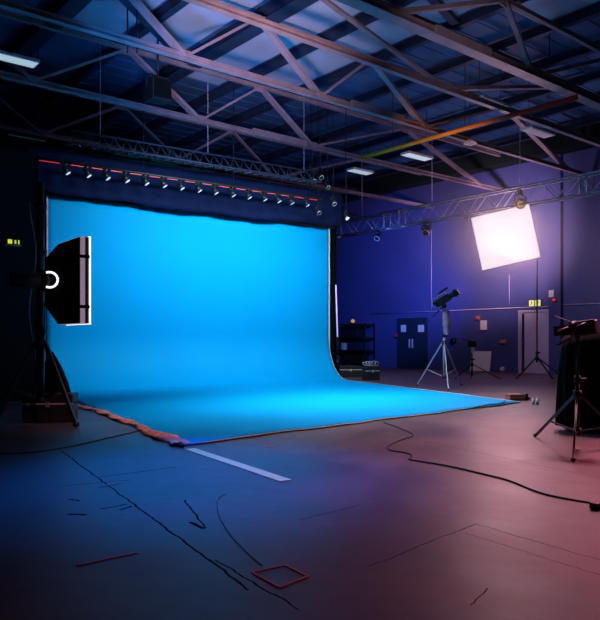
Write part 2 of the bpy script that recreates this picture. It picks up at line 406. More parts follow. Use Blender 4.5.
# navy valance in front of the top edge
P = []
nS = 120
for j in range(9):
    row = []
    for i in range(nS+1):
        s = -.06+1.10*i/nS; b = BL.lerp(BR, s)
        sag = -.05+.07*math.sin(max(0, min(1, s))*math.pi)+.02*math.sin(s*21)+.01*math.sin(s*47)
        z = 5.42+(BH-sag-5.42)*j/8
        row.append(b+BN*(.22+.02*math.sin(s*95)*(j/8)**.5+.02*math.sin(s*37))+UP*z)
    P.append(row)
t = thing('valance', BL+BN*.2+UP*4.3, 'dark navy fabric valance hanging over the top of the blue backdrop', 'drape')
MB().grid(P).build('fabric', 'navy', t, .01)
MB().cyl(BL+BN*.22+UP*5.44-BD*.5, BR+BN*.22+UP*5.44+BD*.4, .03).build('track', 'black', t)
# black masking drape right behind the backdrop's right edge
def drape(name, a, b, z0, z1, lab, m='cloth', folds=14, amp=.07):
    d = (b-a); nn = V((d.y, -d.x, 0)).normalized(); rows = []
    n_ = folds*8
    for j in range(6):
        rows.append([a+d*(i/n_)+nn*(amp*math.sin(i/8*2*math.pi)*(0.5+.5*j/5))+UP*(z1+(z0-z1)*j/5) for i in range(n_+1)])
    return tag(MB().grid(rows).build(name, m, None, .012), lab, 'drape')
a = W(4.75, 13.6); drape('black_drape', gd(-60, 398)+EV*1.3, V(((38-300)/FOC*14.6, 14.6, 0)), .01, 4.9, 'black floor-length drape left of the blue backdrop')
a = BR+V((.25, 1.2, 0)); drape('black_drape', BR+V((-.6, 1.0, 0)), BR+V((.30, 1.35, 0)), .01, 5.6, 'narrow black drape behind the right edge of the blue backdrop', folds=5)
# ------------------------------------------------------------------ overhead lamp rail
OFFR = BN*.75
RL = BL+OFFR; RR = BR+OFFR
def rz(x, y):   # point on the rail plane at an image column/row
    k = (x-300)/FOC; d = RR-RL; t_ = (k*RL.y-RL.x)/(d.x-k*d.y); p = RL+d*t_; D = p.y; return at(x, y, D), t_
rail = thing('lamp_rail', RL+UP*5.4, 'long black lamp rail with a dashed red light strip above the backdrop', 'lighting rail')
pL, tL = rz(18, 155.5); pR, tR = rz(322, 199.5)
zr = (pL.z+pR.z)/2
pL.z = pR.z = zr
MB().cyl(pL, pR, .035).build('rail_pipe', 'black', rail)
lamp_px = [66, 87, 106, 125.5, 145, 163, 180.5, 198, 214.5, 232, 248, 263.5, 277.5, 290.5, 306]
pos = [rz(x, 180)[0] for x in lamp_px]
for p in pos: p.z = zr
allp = [rz(31, 160)[0]]+pos+[rz(319, 200)[0]]
for p in allp: p.z = zr
for a, b in zip(allp, allp[1:]):
    d = b-a; a2 = a.lerp(b, .22); b2 = a.lerp(b, .80)
    MB().beam(a2-UP*.045+BN*.03, b2-UP*.045+BN*.03, .012, .014).build('red_strip', 'redled', rail)
for tt in (.05, .35, .65, .95):
    q = pL.lerp(pR, tt); MB().cyl(q, q+UP*(HT-zr-.05), .01, n=6).build('hanger', 'black', rail)
# lattice girder over the rail
gt = thing('lighting_truss', RL+UP*5.9, 'black ladder lighting truss above the row of stage lamps', 'truss')
q1 = rz(70, 148)[0]; q2 = rz(318, 180)[0]; zg = (q1.z+q2.z)/2; q1.z = q2.z = zg
MB().cyl(q1-BN*.15, q2-BN*.15, .025).build('chord', 'black', gt); MB().cyl(q1+BN*.15, q2+BN*.15, .025).build('chord', 'alu' if 0 else 'dsteel', gt)
MB().cyl(q1+UP*.3, q2+UP*.3, .025).build('chord', 'dsteel', gt)
for i in range(24):
    a = q1.lerp(q2, i/24); b = q1.lerp(q2, (i+.5)/24); c = q1.lerp(q2, (i+1)/24)
    MB().tube([a+BN*.15, b+UP*.3, c+BN*.15], .012, 6).build('lattice', 'dsteel', gt)
    MB().tube([a-BN*.15, b+BN*.15, c-BN*.15], .010, 6).build('lattice', 'alu', gt)
for tt in (.1, .5, .93):
    q = q1.lerp(q2, tt)+UP*.3; MB().cyl(q, V((q.x, q.y, HT-.03)), .009, n=6).build('hanger', 'alu', gt)
# stage lamps on the rail
def stage_lamp(p, lab, grp, aim=None, s=1.0, lens='lens', mt='black'):
    t = thing('stage_lamp', p, lab, 'stage lamp', grp)
    aim = (aim or (BN*.22+BD*.45-UP*.75)).normalized()
    c = p-UP*.16*s
    MB().cyl(c-aim*.10*s, c+aim*.10*s, .055*s, .075*s, 14).cyl(c-aim*.14*s, c-aim*.10*s, .03*s, .055*s, 14).build('body', mt, t)
    sd = aim.cross(UP).normalized()
    MB().tube([c-sd*.09*s, c-sd*.09*s+UP*.10*s, p+UP*.0-sd*.03*s, p+sd*.03*s, c+sd*.09*s+UP*.10*s, c+sd*.09*s], .009*s, 6).build('yoke', mt, t)
    MB().cyl(c+aim*.098*s, c+aim*.108*s, .060*s, .062*s, 14).build('lens', lens, t)
    MB().torus(c+aim*.10*s, aim, .074*s, .008*s, 16, 6).build('rim', 'alu', t)
    MB().box(p+UP*.02*s, (.05*s, .05*s, .09*s)).build('clamp', mt, t)
    return t
ords = ['first', 'second', 'third', 'fourth', 'fifth', 'sixth', 'seventh', 'eighth', 'ninth', 'tenth', 'eleventh', 'twelfth', 'thirteenth', 'fourteenth', 'fifteenth']
L0 = stage_lamp(pos[0]-UP*.03, 'small stage lamp on the red-lit rail, first from the left', 'stage lamps on the red-lit rail', s=.85)
for i in range(1, 15):
    dup(L0, pos[i]-UP*.03, 'small stage lamp on the red-lit rail, %s from the left' % ords[i], 'stage lamps on the red-lit rail')
# cluster of moving heads at the right end
for (x, y, s, lb) in ((312, 173, 1.3, 'black moving-head lamp at the top of the cluster right of the rail'), (320, 170, 1.2, 'black lamp beside the topmost moving head, above the rail end'), (327, 181, 1.0, 'small black lamp in the middle of the cluster over the rail end'),
                      (333, 197, 1.1, 'black lamp at the lower right of the cluster'), (346, 212, 1.0, 'black ring-lensed lamp above the silver truss end'), (318, 206, 1.1, 'black lamp under the right end of the rail')):
    p = at(x, y, 19.3)
    t = stage_lamp(p, lb, 'lamp cluster right of the rail', aim=V((.5, -.6, -.9)), s=s*.8, lens='lens' if x == 346 else 'plastic')
    MB().cyl(p, V((p.x, p.y, HT-.03)), .012, n=6).build('hanger', 'black', t)
# ------------------------------------------------------------------ silver box truss along the side wall
ut = uv(atz(530, 184, 5.35))[0]
def tp(x, z, off=0): # point on truss line by column
    k = (x-300)/FOC; D = (ut)/(k*EU.x+EU.y); p = V((k*D, D, z)); return p+EU*off
TS = thing('aluminium_truss', tp(345, 4.85), 'long silver aluminium box truss running along the blue wall', 'truss')
va = tp(338, 5)[0:2]; v_far = uv(tp(338, 5))[1]; v_near = 4.0
zt, zb, hw = 5.30, 4.80, .15
def wt(v, z, o): return W(ut+o, v, z)
for z in (zt, zb):
    for o in (-hw, hw): MB().cyl(wt(v_near, z, o), wt(v_far, z, o), .026, n=10).build('chord', 'alu', TS)
step = .95; nst = int((v_far-v_near)/step)
for i in range(nst):
    a = v_far-i*step; b = a-step*.5; c_ = a-step
    if c_ < 9 and i % 2: pass
    MB().tube([wt(a, zb, -hw), wt(b, zt, -hw), wt(c_, zb, -hw)], .013, 6).build('lattice', 'alu', TS)
    if i < 34:
        MB().tube([wt(a, zb, hw), wt(b, zt, hw), wt(c_, zb, hw)], .013, 6).build('lattice', 'alu', TS)
for x in (338, 387, 402, 583, 590):
    vv = uv(tp(x, 5))[1]; m_ = MB()
    m_.tube([wt(vv, zb, -hw), wt(vv, zt, -hw), wt(vv, zt, hw), wt(vv, zb, hw), wt(vv, zb, -hw)], .022, 6); m_.build('end_frame', 'alu', TS)
for x in (362, 432, 520):
    p = tp(x, zt); MB().cyl(p, V((p.x, p.y, HT-.03)), .009, n=6).build('hanger', 'alu', TS)
for (x, s, lb, ln) in ((378, 1.2, 'small black lamp under the far end of the silver truss', 'plastic'), (424, .9, 'tiny black lamp under the silver truss, left of the wall conduit', 'plastic'), (427, 1.5, 'larger black lamp hanging lowest under the silver truss', 'plastic')):
    stage_lamp(tp(x, zb-.02), lb, 'lamps under the silver truss', aim=V((-.4, -.6, -.7)), s=s, lens=ln)
stage_lamp(tp(520, zb+.33), 'amber-lensed lamp inside the silver truss above the lit softbox', 'lamps under the silver truss', aim=V((-.2, -.9, -.2)), s=1.7, lens='amber', mt='yel')
stage_lamp(tp(466, zb), 'small lamp under the silver truss left of the lit softbox', 'lamps under the silver truss', aim=V((-.2, -.9, -.8)), s=.8, lens='plastic')
# ------------------------------------------------------------------ things on the side wall
va_, zc = uv(on_wall(372, 310.5))[1], on_wall(440, 309)[2]
zc = 2.25
tag(MB().cyl(W(U1-.04, uv(on_wall(372, 300))[1], zc), W(U1-.04, pv+.25, zc), .017).build('conduit', 'door'), 'long horizontal pale conduit across the blue wall, left of the pilaster', 'conduit')
tag(MB().cyl(W(U1-.04, pv-.25, zc+.03), W(U1-.04, 6, zc+.03), .02).build('conduit', 'door'), 'horizontal pale conduit right of the wall pilaster', 'conduit')
for x, y0, y1, lb in ((432, 228, 309, 'thin vertical conduit above the double doors'), (510, 275, 305, 'thin vertical conduit below the lit softbox')):
    v = uv(on_wall(x, 300))[1]; tag(MB().cyl(W(U1-.04, v, on_wall(x, y1).z), W(U1-.04, v, on_wall(x, y0).z), .014).build('conduit', 'door'), lb, 'conduit')
def wallbox(name, x0, x1, y0, y1, m, lab, cat, th=.08, bev=.01, off=.0):
    v, z, wv, hz = wall_rect(x0, x1, y0, y1, 0, 0)
    return tag(MB().box(W(U1-off-th/2, v, z), (th, wv, hz), bev=bev).build(name, m), lab, cat)
def signthing(c, lab, wd=.34, hd=.2, lit='exitg', n_='exit_sign'):
    t = thing(n_, c-UP*hd/2, lab, 'exit sign'); return t
o = wallbox('junction_box', 553, 558, 290.5, 297.5, 'white', 'pale grey box on the wall pilaster', 'wall box', off=.19)
t = thing('alarm_beacon', W(U1-.22, uv(on_wall(558, 299))[1], on_wall(558, 300).z), 'red alarm beacon just below the pale box on the pilaster', 'alarm')
q = t.location; MB().box(q+UP*.0, (.06, .12, .1), bev=.01).build('base', 'red', t); MB().cyl(q-EU*.03, q-EU*.09, .05, .035).build('lens', 'redled', t)
wallbox('fire_call_point', 477, 480.2, 316, 319.5, 'brick', 'small red call point left of the white wall box', 'alarm')
wallbox('switch_panel', 481.5, 487, 320.5, 330, 'white', 'small white panel on the wall above the leaning board', 'wall box')
o = wallbox('fire_alarm_bell', 501, 506.5, 339.5, 343.5, 'brick', 'dark red alarm bell on the blue wall left of the grey door', 'alarm', bev=.03)
c = W(U1-.05, uv(on_wall(503, 369))[1], on_wall(503, 369).z)
tag(MB().cyl(c+EU*.05, c-EU*.04, .085, .07, 20).build('wall_socket', 'white'), 'round pale socket low on the wall near the grey door', 'socket')
c = W(U1-.05, uv(on_wall(454, 341))[1], on_wall(454, 341).z)
tag(MB().cyl(c+EU*.05, c-EU*.08, .12, .10, 20).build('wall_bell', 'black'), 'round black bell on the wall right of the camera tripod', 'bell')
wallbox('fire_call_point', 396.5, 399, 334, 337, 'red', 'small red call point at the left of the double doors', 'alarm', off=.06)
# exit sign over the grey door
v, z, wv, hz = wall_rect(531, 541, 300.5, 306, 0, 0)
t = thing('exit_sign', W(U1-.06, v, z-.12), 'yellow-green exit sign above the grey door', 'exit sign')
MB().box(W(U1-.035, v, z), (.07, .50, .24), bev=.01).build('housing', 'dgreen', t)
for s_ in (-1, 1): MB().box(W(U1-.075, v+s_*.12, z), (.01, .19, .2)).build('panel', 'exitw', t)
m_ = MB()
for s_ in (-1, 1):
    vv = v+s_*.12
    m_.box(W(U1-.082, vv, z+.02), (.004, .03, .09)); m_.box(W(U1-.082, vv+.03, z-.05), (.004, .05, .02)); m_.box(W(U1-.082, vv-.03, z+.04), (.004, .05, .018))
m_.build('symbol', 'dgreen', t)
# exit sign on the partition
c = on_v(13.5, 242, 13.15); u0, v0 = uv(c)
t = thing('exit_sign', c-UP*.1, 'small lit green and yellow sign in the dark at the far left', 'exit sign')
MB().box(c, (.24, .05, .11)).build('housing', 'dgreen', t)
k_ = c-EV*.028
MB().box(k_-EU*.07, (.075, .008, .075)).build('panel', 'exitg', t)
MB().box(k_+EU*.025, (.03, .008, .065)).build('symbol', 'exitw', t)
MB().box(k_+EU*.085, (.02, .008, .075)).build('symbol', 'exitg', t)
MB().box(c-UP*.065-EV*.01-EU*.01, (.27, .06, .018)).build('ledge', 'tan', t)
# leaning board by the wall
v, z, wv, hz = wall_rect(474, 493.5, 354, 375, 0, 0)
a = W(U1-.28, v, .0); ax = (V((EU.x, EU.y, 0))*math.cos(.2)-UP*0, EV, UP)
lean = (EU*.16+UP).normalized(); nrm = EV.cross(lean).normalized()
tag(MB().box(W(U1-.24, v, .0)+lean*.38, (.035, wv, .72), (nrm, EV, lean), bev=.008).build('foam_board', 'white'), 'white square board leaning against the blue wall', 'board')
# ------------------------------------------------------------------ tripod stands
def stand(name, feet, hub_z, top, label, cat, m='black', r=.016, base_z=.12, brace=True, knob=True, group=None, col='plastic', boom=None, poly=.5):
    """feet: three ground points, hub_z: height at which legs meet, top: pole top point"""
    c = V((top[0], top[1], 0))
    t = thing(name, c, label, cat, group)
    if len(feet) == 0: return t
    MB().cyl(c+UP*base_z, c+UP*(hub_z+.12), r*1.35).build('lower_pole', m, t)
    MB().cyl(c+UP*(hub_z+.1), V(top), r*.9).build('upper_pole', m, t)
    MB().cyl(c+UP*(hub_z-.05), c+UP*(hub_z+.04), r*2.4).build('collar', col, t)
    if brace: MB().cyl(c+UP*(base_z+.0), c+UP*(base_z+.07), r*2.2).build('collar', col, t)
    MB().cyl(c+UP*(hub_z+.12), c+UP*(hub_z+.19), r*2).build('collar', col, t)
    if knob: MB().cyl(c+UP*(hub_z+.15)+V((r, -r, 0)), c+UP*(hub_z+.15)+V((.07, -.05, 0)), .018, .022, 8).build('knob', col, t)
    for ft in feet:
        ft = V(ft); h = c+UP*hub_z+(ft-c).normalized()*r*2
        foot = V((ft.x, ft.y, r))
        lg = MB().beam(h, foot, r*1.1, r*1.5).build('leg', m, t)
        MB().ball(foot+UP*.004, r*1.25, n=10).build('rubber_foot', 'rubber', lg)
        if brace:
            mid = h.lerp(foot, poly)
            MB().beam(c+UP*(base_z+.03), mid, r*.7, r*1.1).build('brace', m, t)
    return t
# right softbox on its stand
Ds = 19.2
cs = at(505.5, 237.5, Ds); pt = at(537, 262, 19.6)
feet = [gd(524, 377.3), gd(556, 388), gd(545, 379)]
ctr = at(537, 380, 19.6); ctr.z = 0
feet = [ctr+V((-.40, .55, 0)), ctr+V((.55, -.85, 0)), ctr+V((.6, .45, 0))]
stand('light_stand', feet, .62, (ctr.x, ctr.y, 3.5), 'tall black light stand carrying the glowing softbox by the grey door', 'light stand', r=.022, brace=False, base_z=.5)
sb = thing('softbox', cs-UP*.8, 'large glowing white square softbox tilted on a tall stand', 'softbox')
roll = math.radians(13.0)
fn = (V((0, 0, .8))-cs+V((1.0, 4, 0))).normalized()
fn = V((-.10, -.99, -.10)).normalized()
ex = V((1, -.1, 0)); ex = (ex-fn*ex.dot(fn)).normalized(); ez = ex.cross(fn)
ez = -ez if ez.z < 0 else ez
ex2 = ex*math.cos(roll)+ez*math.sin(roll); ez2 = -ex*math.sin(roll)+ez*math.cos(roll)
hw_, hh_ = .80, .745
def quad_pyr(c, n, x, z, w, h, depth, bw, bh):
    m_ = MB(); f4 = [c+x*w*i+z*h*j for i, j in ((-1, -1), (1, -1), (1, 1), (-1, 1))]; b4 = [c-n*depth+x*bw*i+z*bh*j for i, j in ((-1, -1), (1, -1), (1, 1), (-1, 1))]
    A = [m_.bm.verts.new(p) for p in f4]; B = [m_.bm.verts.new(p) for p in b4]
    for i in range(4): m_.bm.faces.new((A[i], A[(i+1) % 4], B[(i+1) % 4], B[i]))
    m_.bm.faces.new(B); return m_
quad_pyr(cs, fn, ex2, ez2, hw_, hh_, .55, .12, .12).build('shell', 'cloth', sb, .01)
MB().box(cs, (hw_*2-.02, .014, hh_*2-.02), (ex2, fn, ez2)).build('diffuser', 'softR', sb)
for i in (-1, 1):
    MB().beam(cs+ex2*hw_*i-ez2*hh_, cs+ex2*hw_*i+ez2*hh_, .02, .02).build('edge', 'white', sb)
    MB().beam(cs+ez2*hh_*i-ex2*hw_, cs+ez2*hh_*i+ex2*hw_, .02, .02).build('edge', 'white', sb)
hd = cs-fn*.62
MB().cyl(hd+fn*.06, hd-fn*.35, .13, .11, 18).build('lamp_head', 'plastic', sb)
ptop = V((ctr.x, ctr.y, 3.5))
MB().cyl(hd-fn*.1, ptop, .02).build('bracket', 'black', sb)
# camera tripod
cc = V((2.55+.0, 17.0, 0)); cc = V(((444-300)/FOC*16.6, 16.6, 0))
cfeet = [gd(441.5, 391.5), gd(417, 386), gd(463.5, 383.0)]
cfeet = [cc+V((-.12, -1.05, 0)), gd(417, 386.0), cc+V((.56, .65, 0))]
stand('camera_tripod', cfeet, 1.07, (cc.x, cc.y, 1.88), 'tall silver tripod holding the video camera near the blue sheet', 'tripod', m='alu', r=.02, base_z=.22, poly=.62)
hc = V((cc.x, cc.y, 1.94))
cam = thing('video_camera', hc, 'black video camera tilted upward on the silver tripod', 'camera')
d = V((.80, -.30, .48)).normalized(); sdv = d.cross(UP).normalized(); uu = sdv.cross(d)
b0 = hc+UP*.14
MB().box(b0, (.34, .13, .17), (d, sdv, uu), bev=.02).build('body', 'plastic', cam)
MB().cyl(b0+d*.16, b0+d*.30, .06, .065, 16).build('lens_barrel', 'plastic', cam)
MB().cyl(b0+d*.29, b0+d*.38, .07, .085, 16).build('lens_hood', 'rubber', cam)
MB().cyl(b0+d*.381, b0+d*.385, .07, .07, 16).build('lens_glass', 'alu', cam)
MB().tube([b0-d*.13+uu*.08, b0-d*.10+uu*.15, b0+d*.10+uu*.15, b0+d*.13+uu*.08], .014).build('handle', 'skin', cam)
MB().cyl(b0-d*.12+uu*.02, b0-d*.27+uu*.05, .035, .04, 12).build('viewfinder', 'plastic', cam)
MB().box(b0-sdv*.09+d*.05, (.12, .015, .09), (d, sdv, uu)).build('side_screen', 'chrome', cam)
MB().box(b0-d*.2-uu*.02, (.07, .10, .12), (d, sdv, uu), bev=.01).build('battery', 'black', cam)
MB().cyl(b0+uu*.19-d*.05, b0+uu*.21+d*.22, .022, n=10).build('microphone', 'rubber', cam)
MB().box(b0+d*.30, (.05, .20, .17), (d, sdv, uu), bev=.01).build('matte_box', 'rubber', cam)
MB().tube([b0-d*.1+uu*.1, b0-d*.22+uu*.16+sdv*.05, b0-d*.3-uu*.02+sdv*.08, b0-d*.15-uu*.16, b0-d*.02-uu*.10], .010).build('cable', 'skin', cam)
MB().cyl(hc-UP*.06, hc+UP*.04, .05, .06, 14).build('tilt_head', 'black', cam)
MB().cyl(hc+UP*.0, hc-d*.30-UP*.12+sdv*.05, .012).build('pan_handle', 'black', cam)
# pale cloth bag hanging beneath the camera
P = []
b1 = V((cc.x+.03, cc.y-.06, 1.88))
for j in range(13):
    z = 1.82-.58*j/12; wd = (.055+.03*math.sin(j/12*3.0))*(1 if j < 8 else .75); P.append([V((b1.x+math.cos(a)*wd+.03*(j/12), b1.y+math.sin(a)*wd*.7, z))+V((.012*math.sin(a*5+j), 0, 0)) for a in [2*math.pi*i/20 for i in range(21)]])
bg = thing('hanging_bag', (b1.x, b1.y, 1.3), 'pale pink cloth bag wrapped around the camera tripod column', 'bag')
MB().grid(P).build('cloth', 'skin', bg, .01)
MB().torus((b1.x, b1.y, 1.82), UP, .07, .012).build('strap', 'black', bg)
# small black stand by the leaning board
sc_ = gd(472, 379); 
stand('light_stand', [sc_+V((-.5, -.1, 0)), sc_+V((.75, -.2, 0)), sc_+V((.1, .5, 0))], .42, (sc_.x, sc_.y, .95), 'short black stand beside the white leaning board', 'light stand', r=.018, base_z=.1)
hl = thing('studio_light', sc_+UP*.86, 'small black lamp head with flaps on the short stand by the white board', 'studio light')
MB().box(sc_+UP*1.02, (.22, .2, .18), (V((1, 0, 0)), V((0, 1, 0)), UP), bev=.03).build('lamp_head', 'plastic', hl)
MB().box(sc_+UP*1.13+V((-.18, -.05, 0)), (.25, .22, .012), (V((.95, 0, -.2)).normalized(), V((0, 1, 0)), V((.2, 0, .95)).normalized())).build('flap', 'black', hl)
MB().box(sc_+UP*.84+V((0, -.1, 0)), (.1, .02, .16), (V((1, 0, 0)), V((0, 1, 0)), UP)).build('control_panel', 'white', hl)
# right foreground stand
D0 = 7.15
c0 = V(((577.5-300)/FOC*D0, D0, 0))
ff = [gd(573, 462), gd(535.5, 437), c0+V((.62, .10, 0))]
stand('light_stand', ff, .555, (c0.x, c0.y, 1.13), 'black light stand in the right foreground with spread legs', 'light stand', m='black', r=.017, base_z=.14, poly=.62, col='plastic')
MB()
h0 = V((c0.x, c0.y, 1.13))
hl = thing('studio_light', h0, 'black studio light with open flaps at the right edge', 'studio light')
d = V((-.80, .50, -.12)).normalized(); sd = d.cross(UP).normalized(); uu = sd.cross(d)
hb = h0+V((.05, 0, .10))
MB().box(hb-d*.04, (.20, .19, .15), (d, sd, uu), bev=.02).build('lamp_head', 'plastic', hl)
MB().cyl(hb+d*.05, hb+d*.11, .085, .09, 18).build('front_ring', 'black', hl)
for (o, tilt, w) in ((uu, .55, .13), (-uu, -.35, .13), (sd, .5, .10), (-sd, -.5, .10)):
    dd = (d+o*abs(tilt)).normalized(); pp_ = hb+d*.11+o*.085; w2 = d.cross(o).normalized()
    MB().box(pp_+dd*.08, (.16, w, .006), (dd, w2, dd.cross(w2))).build('flap', 'black', hl)
MB().tube([h0+sd*.0, h0+sd*.12+UP*.03, hb+sd*.12], .011).build('yoke', 'black', hl)
MB().cyl(h0-UP*.02, h0+UP*.05, .026).build('mount', 'black', hl)
for k_, (px, py) in enumerate(((561, 330), (580, 325), (590, 323))):
    a = at(px-3, py+1, D0-.12); b = at(px+7, py-3, D0-.1); MB().cyl(a, b, .007, n=8).build('bright_rod', 'skin' if k_ == 0 else 'alu', hl)
# black draped cart at the right edge
Dc = 8.6
t = thing('equipment_cart', gd(596, 341+1.1*700/Dc), 'tall cart under a black cover behind the right-hand light stand', 'equipment cart')
cb = V(((600-300)/FOC*Dc, Dc, 0))
rows = []
nA = 44
for j in range(11):
    f_ = j/10; z = .06+f_*1.14; row = []
    for i in range(nA+1):
        a = 2*math.pi*i/nA; rad = .50*(1-.12*f_**3)*(1+.05*math.sin(a*7+2*f_)+.03*math.sin(a*13))
        zz = z+.10*math.cos(a-.3)*f_*1.0
        row.append(cb+V((math.cos(a)*rad, math.sin(a)*rad*.7, zz)))
    rows.append(row)
rows.append([cb+V((math.cos(2*math.pi*i/nA)*.2+.06, math.sin(2*math.pi*i/nA)*.14, 1.29)) for i in range(nA+1)])
rows.append([cb+V((.06, 0, 1.30)) for i in range(nA+1)])
MB().grid(rows).build('cover', 'cloth', t, .008)
for i, j in ((-1, -1), (1, -1), (1, 1), (-1, 1)):
    q = cb+V((i*.28, j*.18, 0)); MB().cyl(q+UP*.045-V((.015, 0, 0)), q+UP*.045+V((.015, 0, 0)), .045, n=14).build('wheel', 'rubber', t)
# ------------------------------------------------------------------ left softbox and stand
D1 = 9.1
cl0 = V(((41-300)/FOC*D1, D1, 0))
lf = [gd(76, 427), cl0+V((-.45, -.42, 0)), cl0+V((-.35, .55, 0))]
st = stand('light_stand', lf, 1.07, (cl0.x, cl0.y, 2.02), 'heavy black light stand at the left edge carrying the black softbox', 'light stand', r=.034, base_z=.30, poly=.55)
# upright mast behind it
m0 = V(((41-300)/FOC*10.6, 10.6, 0))
t = thing('winch_mast', m0, 'dark vertical mast with cables rising left of the backdrop', 'mast')
MB().cyl(m0+UP*.02, m0+UP*1.6, .07, n=14).cyl(m0+UP*1.6, m0+UP*3.5, .05, n=14).build('pole', 'black', t)
MB().cyl(m0, m0+UP*.04, .22, n=20).build('base_plate', 'black', t)
for z in (1.0, 1.6, 2.4, 3.1): MB().cyl(m0+UP*z, m0+UP*(z+.07), .085, n=14).build('collar', 'plastic', t)
MB().tube([m0+V((.08*math.sin(i*.9)-.05, -.08, .3+i*.16)) for i in range(19)], .010).build('cable', 'rubber', t)
MB().tube([m0+V((-.09+.05*math.sin(i*.6), -.09, .3+i*.16)) for i in range(19)], .008).build('cable', 'alu', t)
# softbox
n1 = V((.80, .60, 0)).normalized(); t1 = V((n1.y, -n1.x, 0))
W1, H1 = .42, .535
Cf = at(85.5, 280, 8.72) - t1*.44
sb = thing('softbox', Cf-UP*.55, 'black softbox seen from its side, facing the blue backdrop', 'softbox')
quad_pyr(Cf-n1*.06, n1, t1, UP, W1, H1, .24, .20, .30).build('shell', 'cloth', sb, .008)
for (o_, nm, mm) in ((-.03, 'lip', 'rim'), (.03, 'hood', 'plum')):
    m_ = MB()
    for i in (-1, 1):
        m_.box(Cf+t1*W1*i+n1*o_, (.06, .012, H1*2), (n1, t1, UP)); m_.box(Cf+UP*H1*i+n1*o_, (.06, W1*2, .012), (n1, t1, UP))
    m_.build(nm, mm, sb)
m_ = MB()
for i in (-1, 1):
    m_.box(Cf+t1*(W1+.006)*i+n1*.06, (.022, .018, H1*2+.03), (n1, t1, UP)); m_.box(Cf+UP*(H1+.006)*i+n1*.06, (.022, W1*2+.03, .018), (n1, t1, UP))
m_.build('edge_glow', 'ring', sb)  # bright front edge, its light put in as emission
MB().box(Cf-n1*.02, (.01, W1*2-.02, H1*2-.02), (n1, t1, UP)).build('diffuser', 'softL', sb)
for j in (-.62, .55): MB().box(Cf+t1*(W1+.012)-n1*.01+UP*H1*j, (.13, .012, .04), (n1, t1, UP)).build('strap', 'black', sb)
rc = Cf-n1*.31
MB().cyl(rc, rc-n1*.10, .15, .13, 24).build('speed_ring', 'black', sb)
MB().cyl(rc-n1*.1, rc-n1*.45, .10, .09, 20).build('lamp_head', 'plastic', sb)
qr = at(49.5, 279, 8.55)
qn = V((.25, -1, 0)).normalized(); qx = V((1, .25, 0)).normalized(); qc = rc+t1*.24+n1*.02-qx*.085
MB().tube([qc+(qx*math.cos(a_)+UP*math.sin(a_))*.095 for a_ in [-2.0+i*.2 for i in range(21)]], .013).build('lit_ring', 'ring', sb)
MB().cyl(V((cl0.x, cl0.y, 1.98)), rc-n1*.2, .03).build('bracket', 'black', sb)
# cases and bags by the left stand
def case(name, c, sz, ang, lab, m='plastic', lid=True, grp=None, cat='case'):
    ax = (V((math.cos(ang), math.sin(ang), 0)), V((-math.sin(ang), math.cos(ang), 0)), UP)
    t = thing(name, c, lab, cat, grp); c = V(c)
    MB().box(c+UP*sz[2]*.33, (sz[0], sz[1], sz[2]*.64), ax, bev=.015).build('base', m, t)
    MB().box(c+UP*sz[2]*.84, (sz[0], sz[1], sz[2]*.32), ax, bev=.015).build('lid', m, t)
    MB().box(c+UP*sz[2]*.66-ax[1]*sz[1]*.5, (sz[0]*1.0, .012, .02), ax).build('trim_strip', 'alu' if m != 'cloth' else 'black', t)
    for i in (-.3, .3): MB().box(c+UP*sz[2]*.64-ax[1]*(sz[1]*.5+.008), (.05, .016, .07), ax).build('latch', 'alu', t)
    hx = MB().tube([c+ax[0]*.08+UP*(sz[2]-.01), c+ax[0]*.07+UP*(sz[2]+.03), c-ax[0]*.07+UP*(sz[2]+.03), c-ax[0]*.08+UP*(sz[2]-.01)], .009); hx.build('handle', 'black', t)
    return t
case('flight_case', V(((49-300)/FOC*9.55, 9.62, 0)), (.66, .36, .38), .1, 'black flight case on the floor beside the left light stand')
# sandbag-like black cloth heap around the stand
def heap(name, c, rx, ry, h, m, lab, cat, seed=1):
    rows = []; nA = 36
    for j in range(10):
        f_ = j/9
        rows.append([V(c)+V((math.cos(a)*rx*(1-f_**1.8)*(1+.10*math.sin(a*4+seed+f_*3)), math.sin(a)*ry*(1-f_**1.8)*(1+.08*math.sin(a*5+seed)), .004+h*f_*(1+.08*math.sin(a*3+seed)*(1-f_)))) for a in [2*math.pi*i/nA for i in range(nA+1)]])
    return tag(MB().grid(rows).build(name, m), lab, cat)
heap('black_cloth', V((cl0.x-.22, cl0.y+1.05, 0)), .34, .22, .95, 'cloth', 'heap of black cloth piled behind the foot of the left light stand', 'cloth', 3)
heap('coral_cloth', gd(62, 408)+V((-.0, 0, 0)), .30, .14, .15, 'coral', 'crumpled coral cloth behind the left light stand', 'cloth', 2)
t = tag(MB().box(gd(72, 422)+V((-.12, .1, .06)), (.12, .12, .12), bev=.02).build('small_box', 'brick'), 'small dark red box on the floor by the foot of the left stand', 'box')
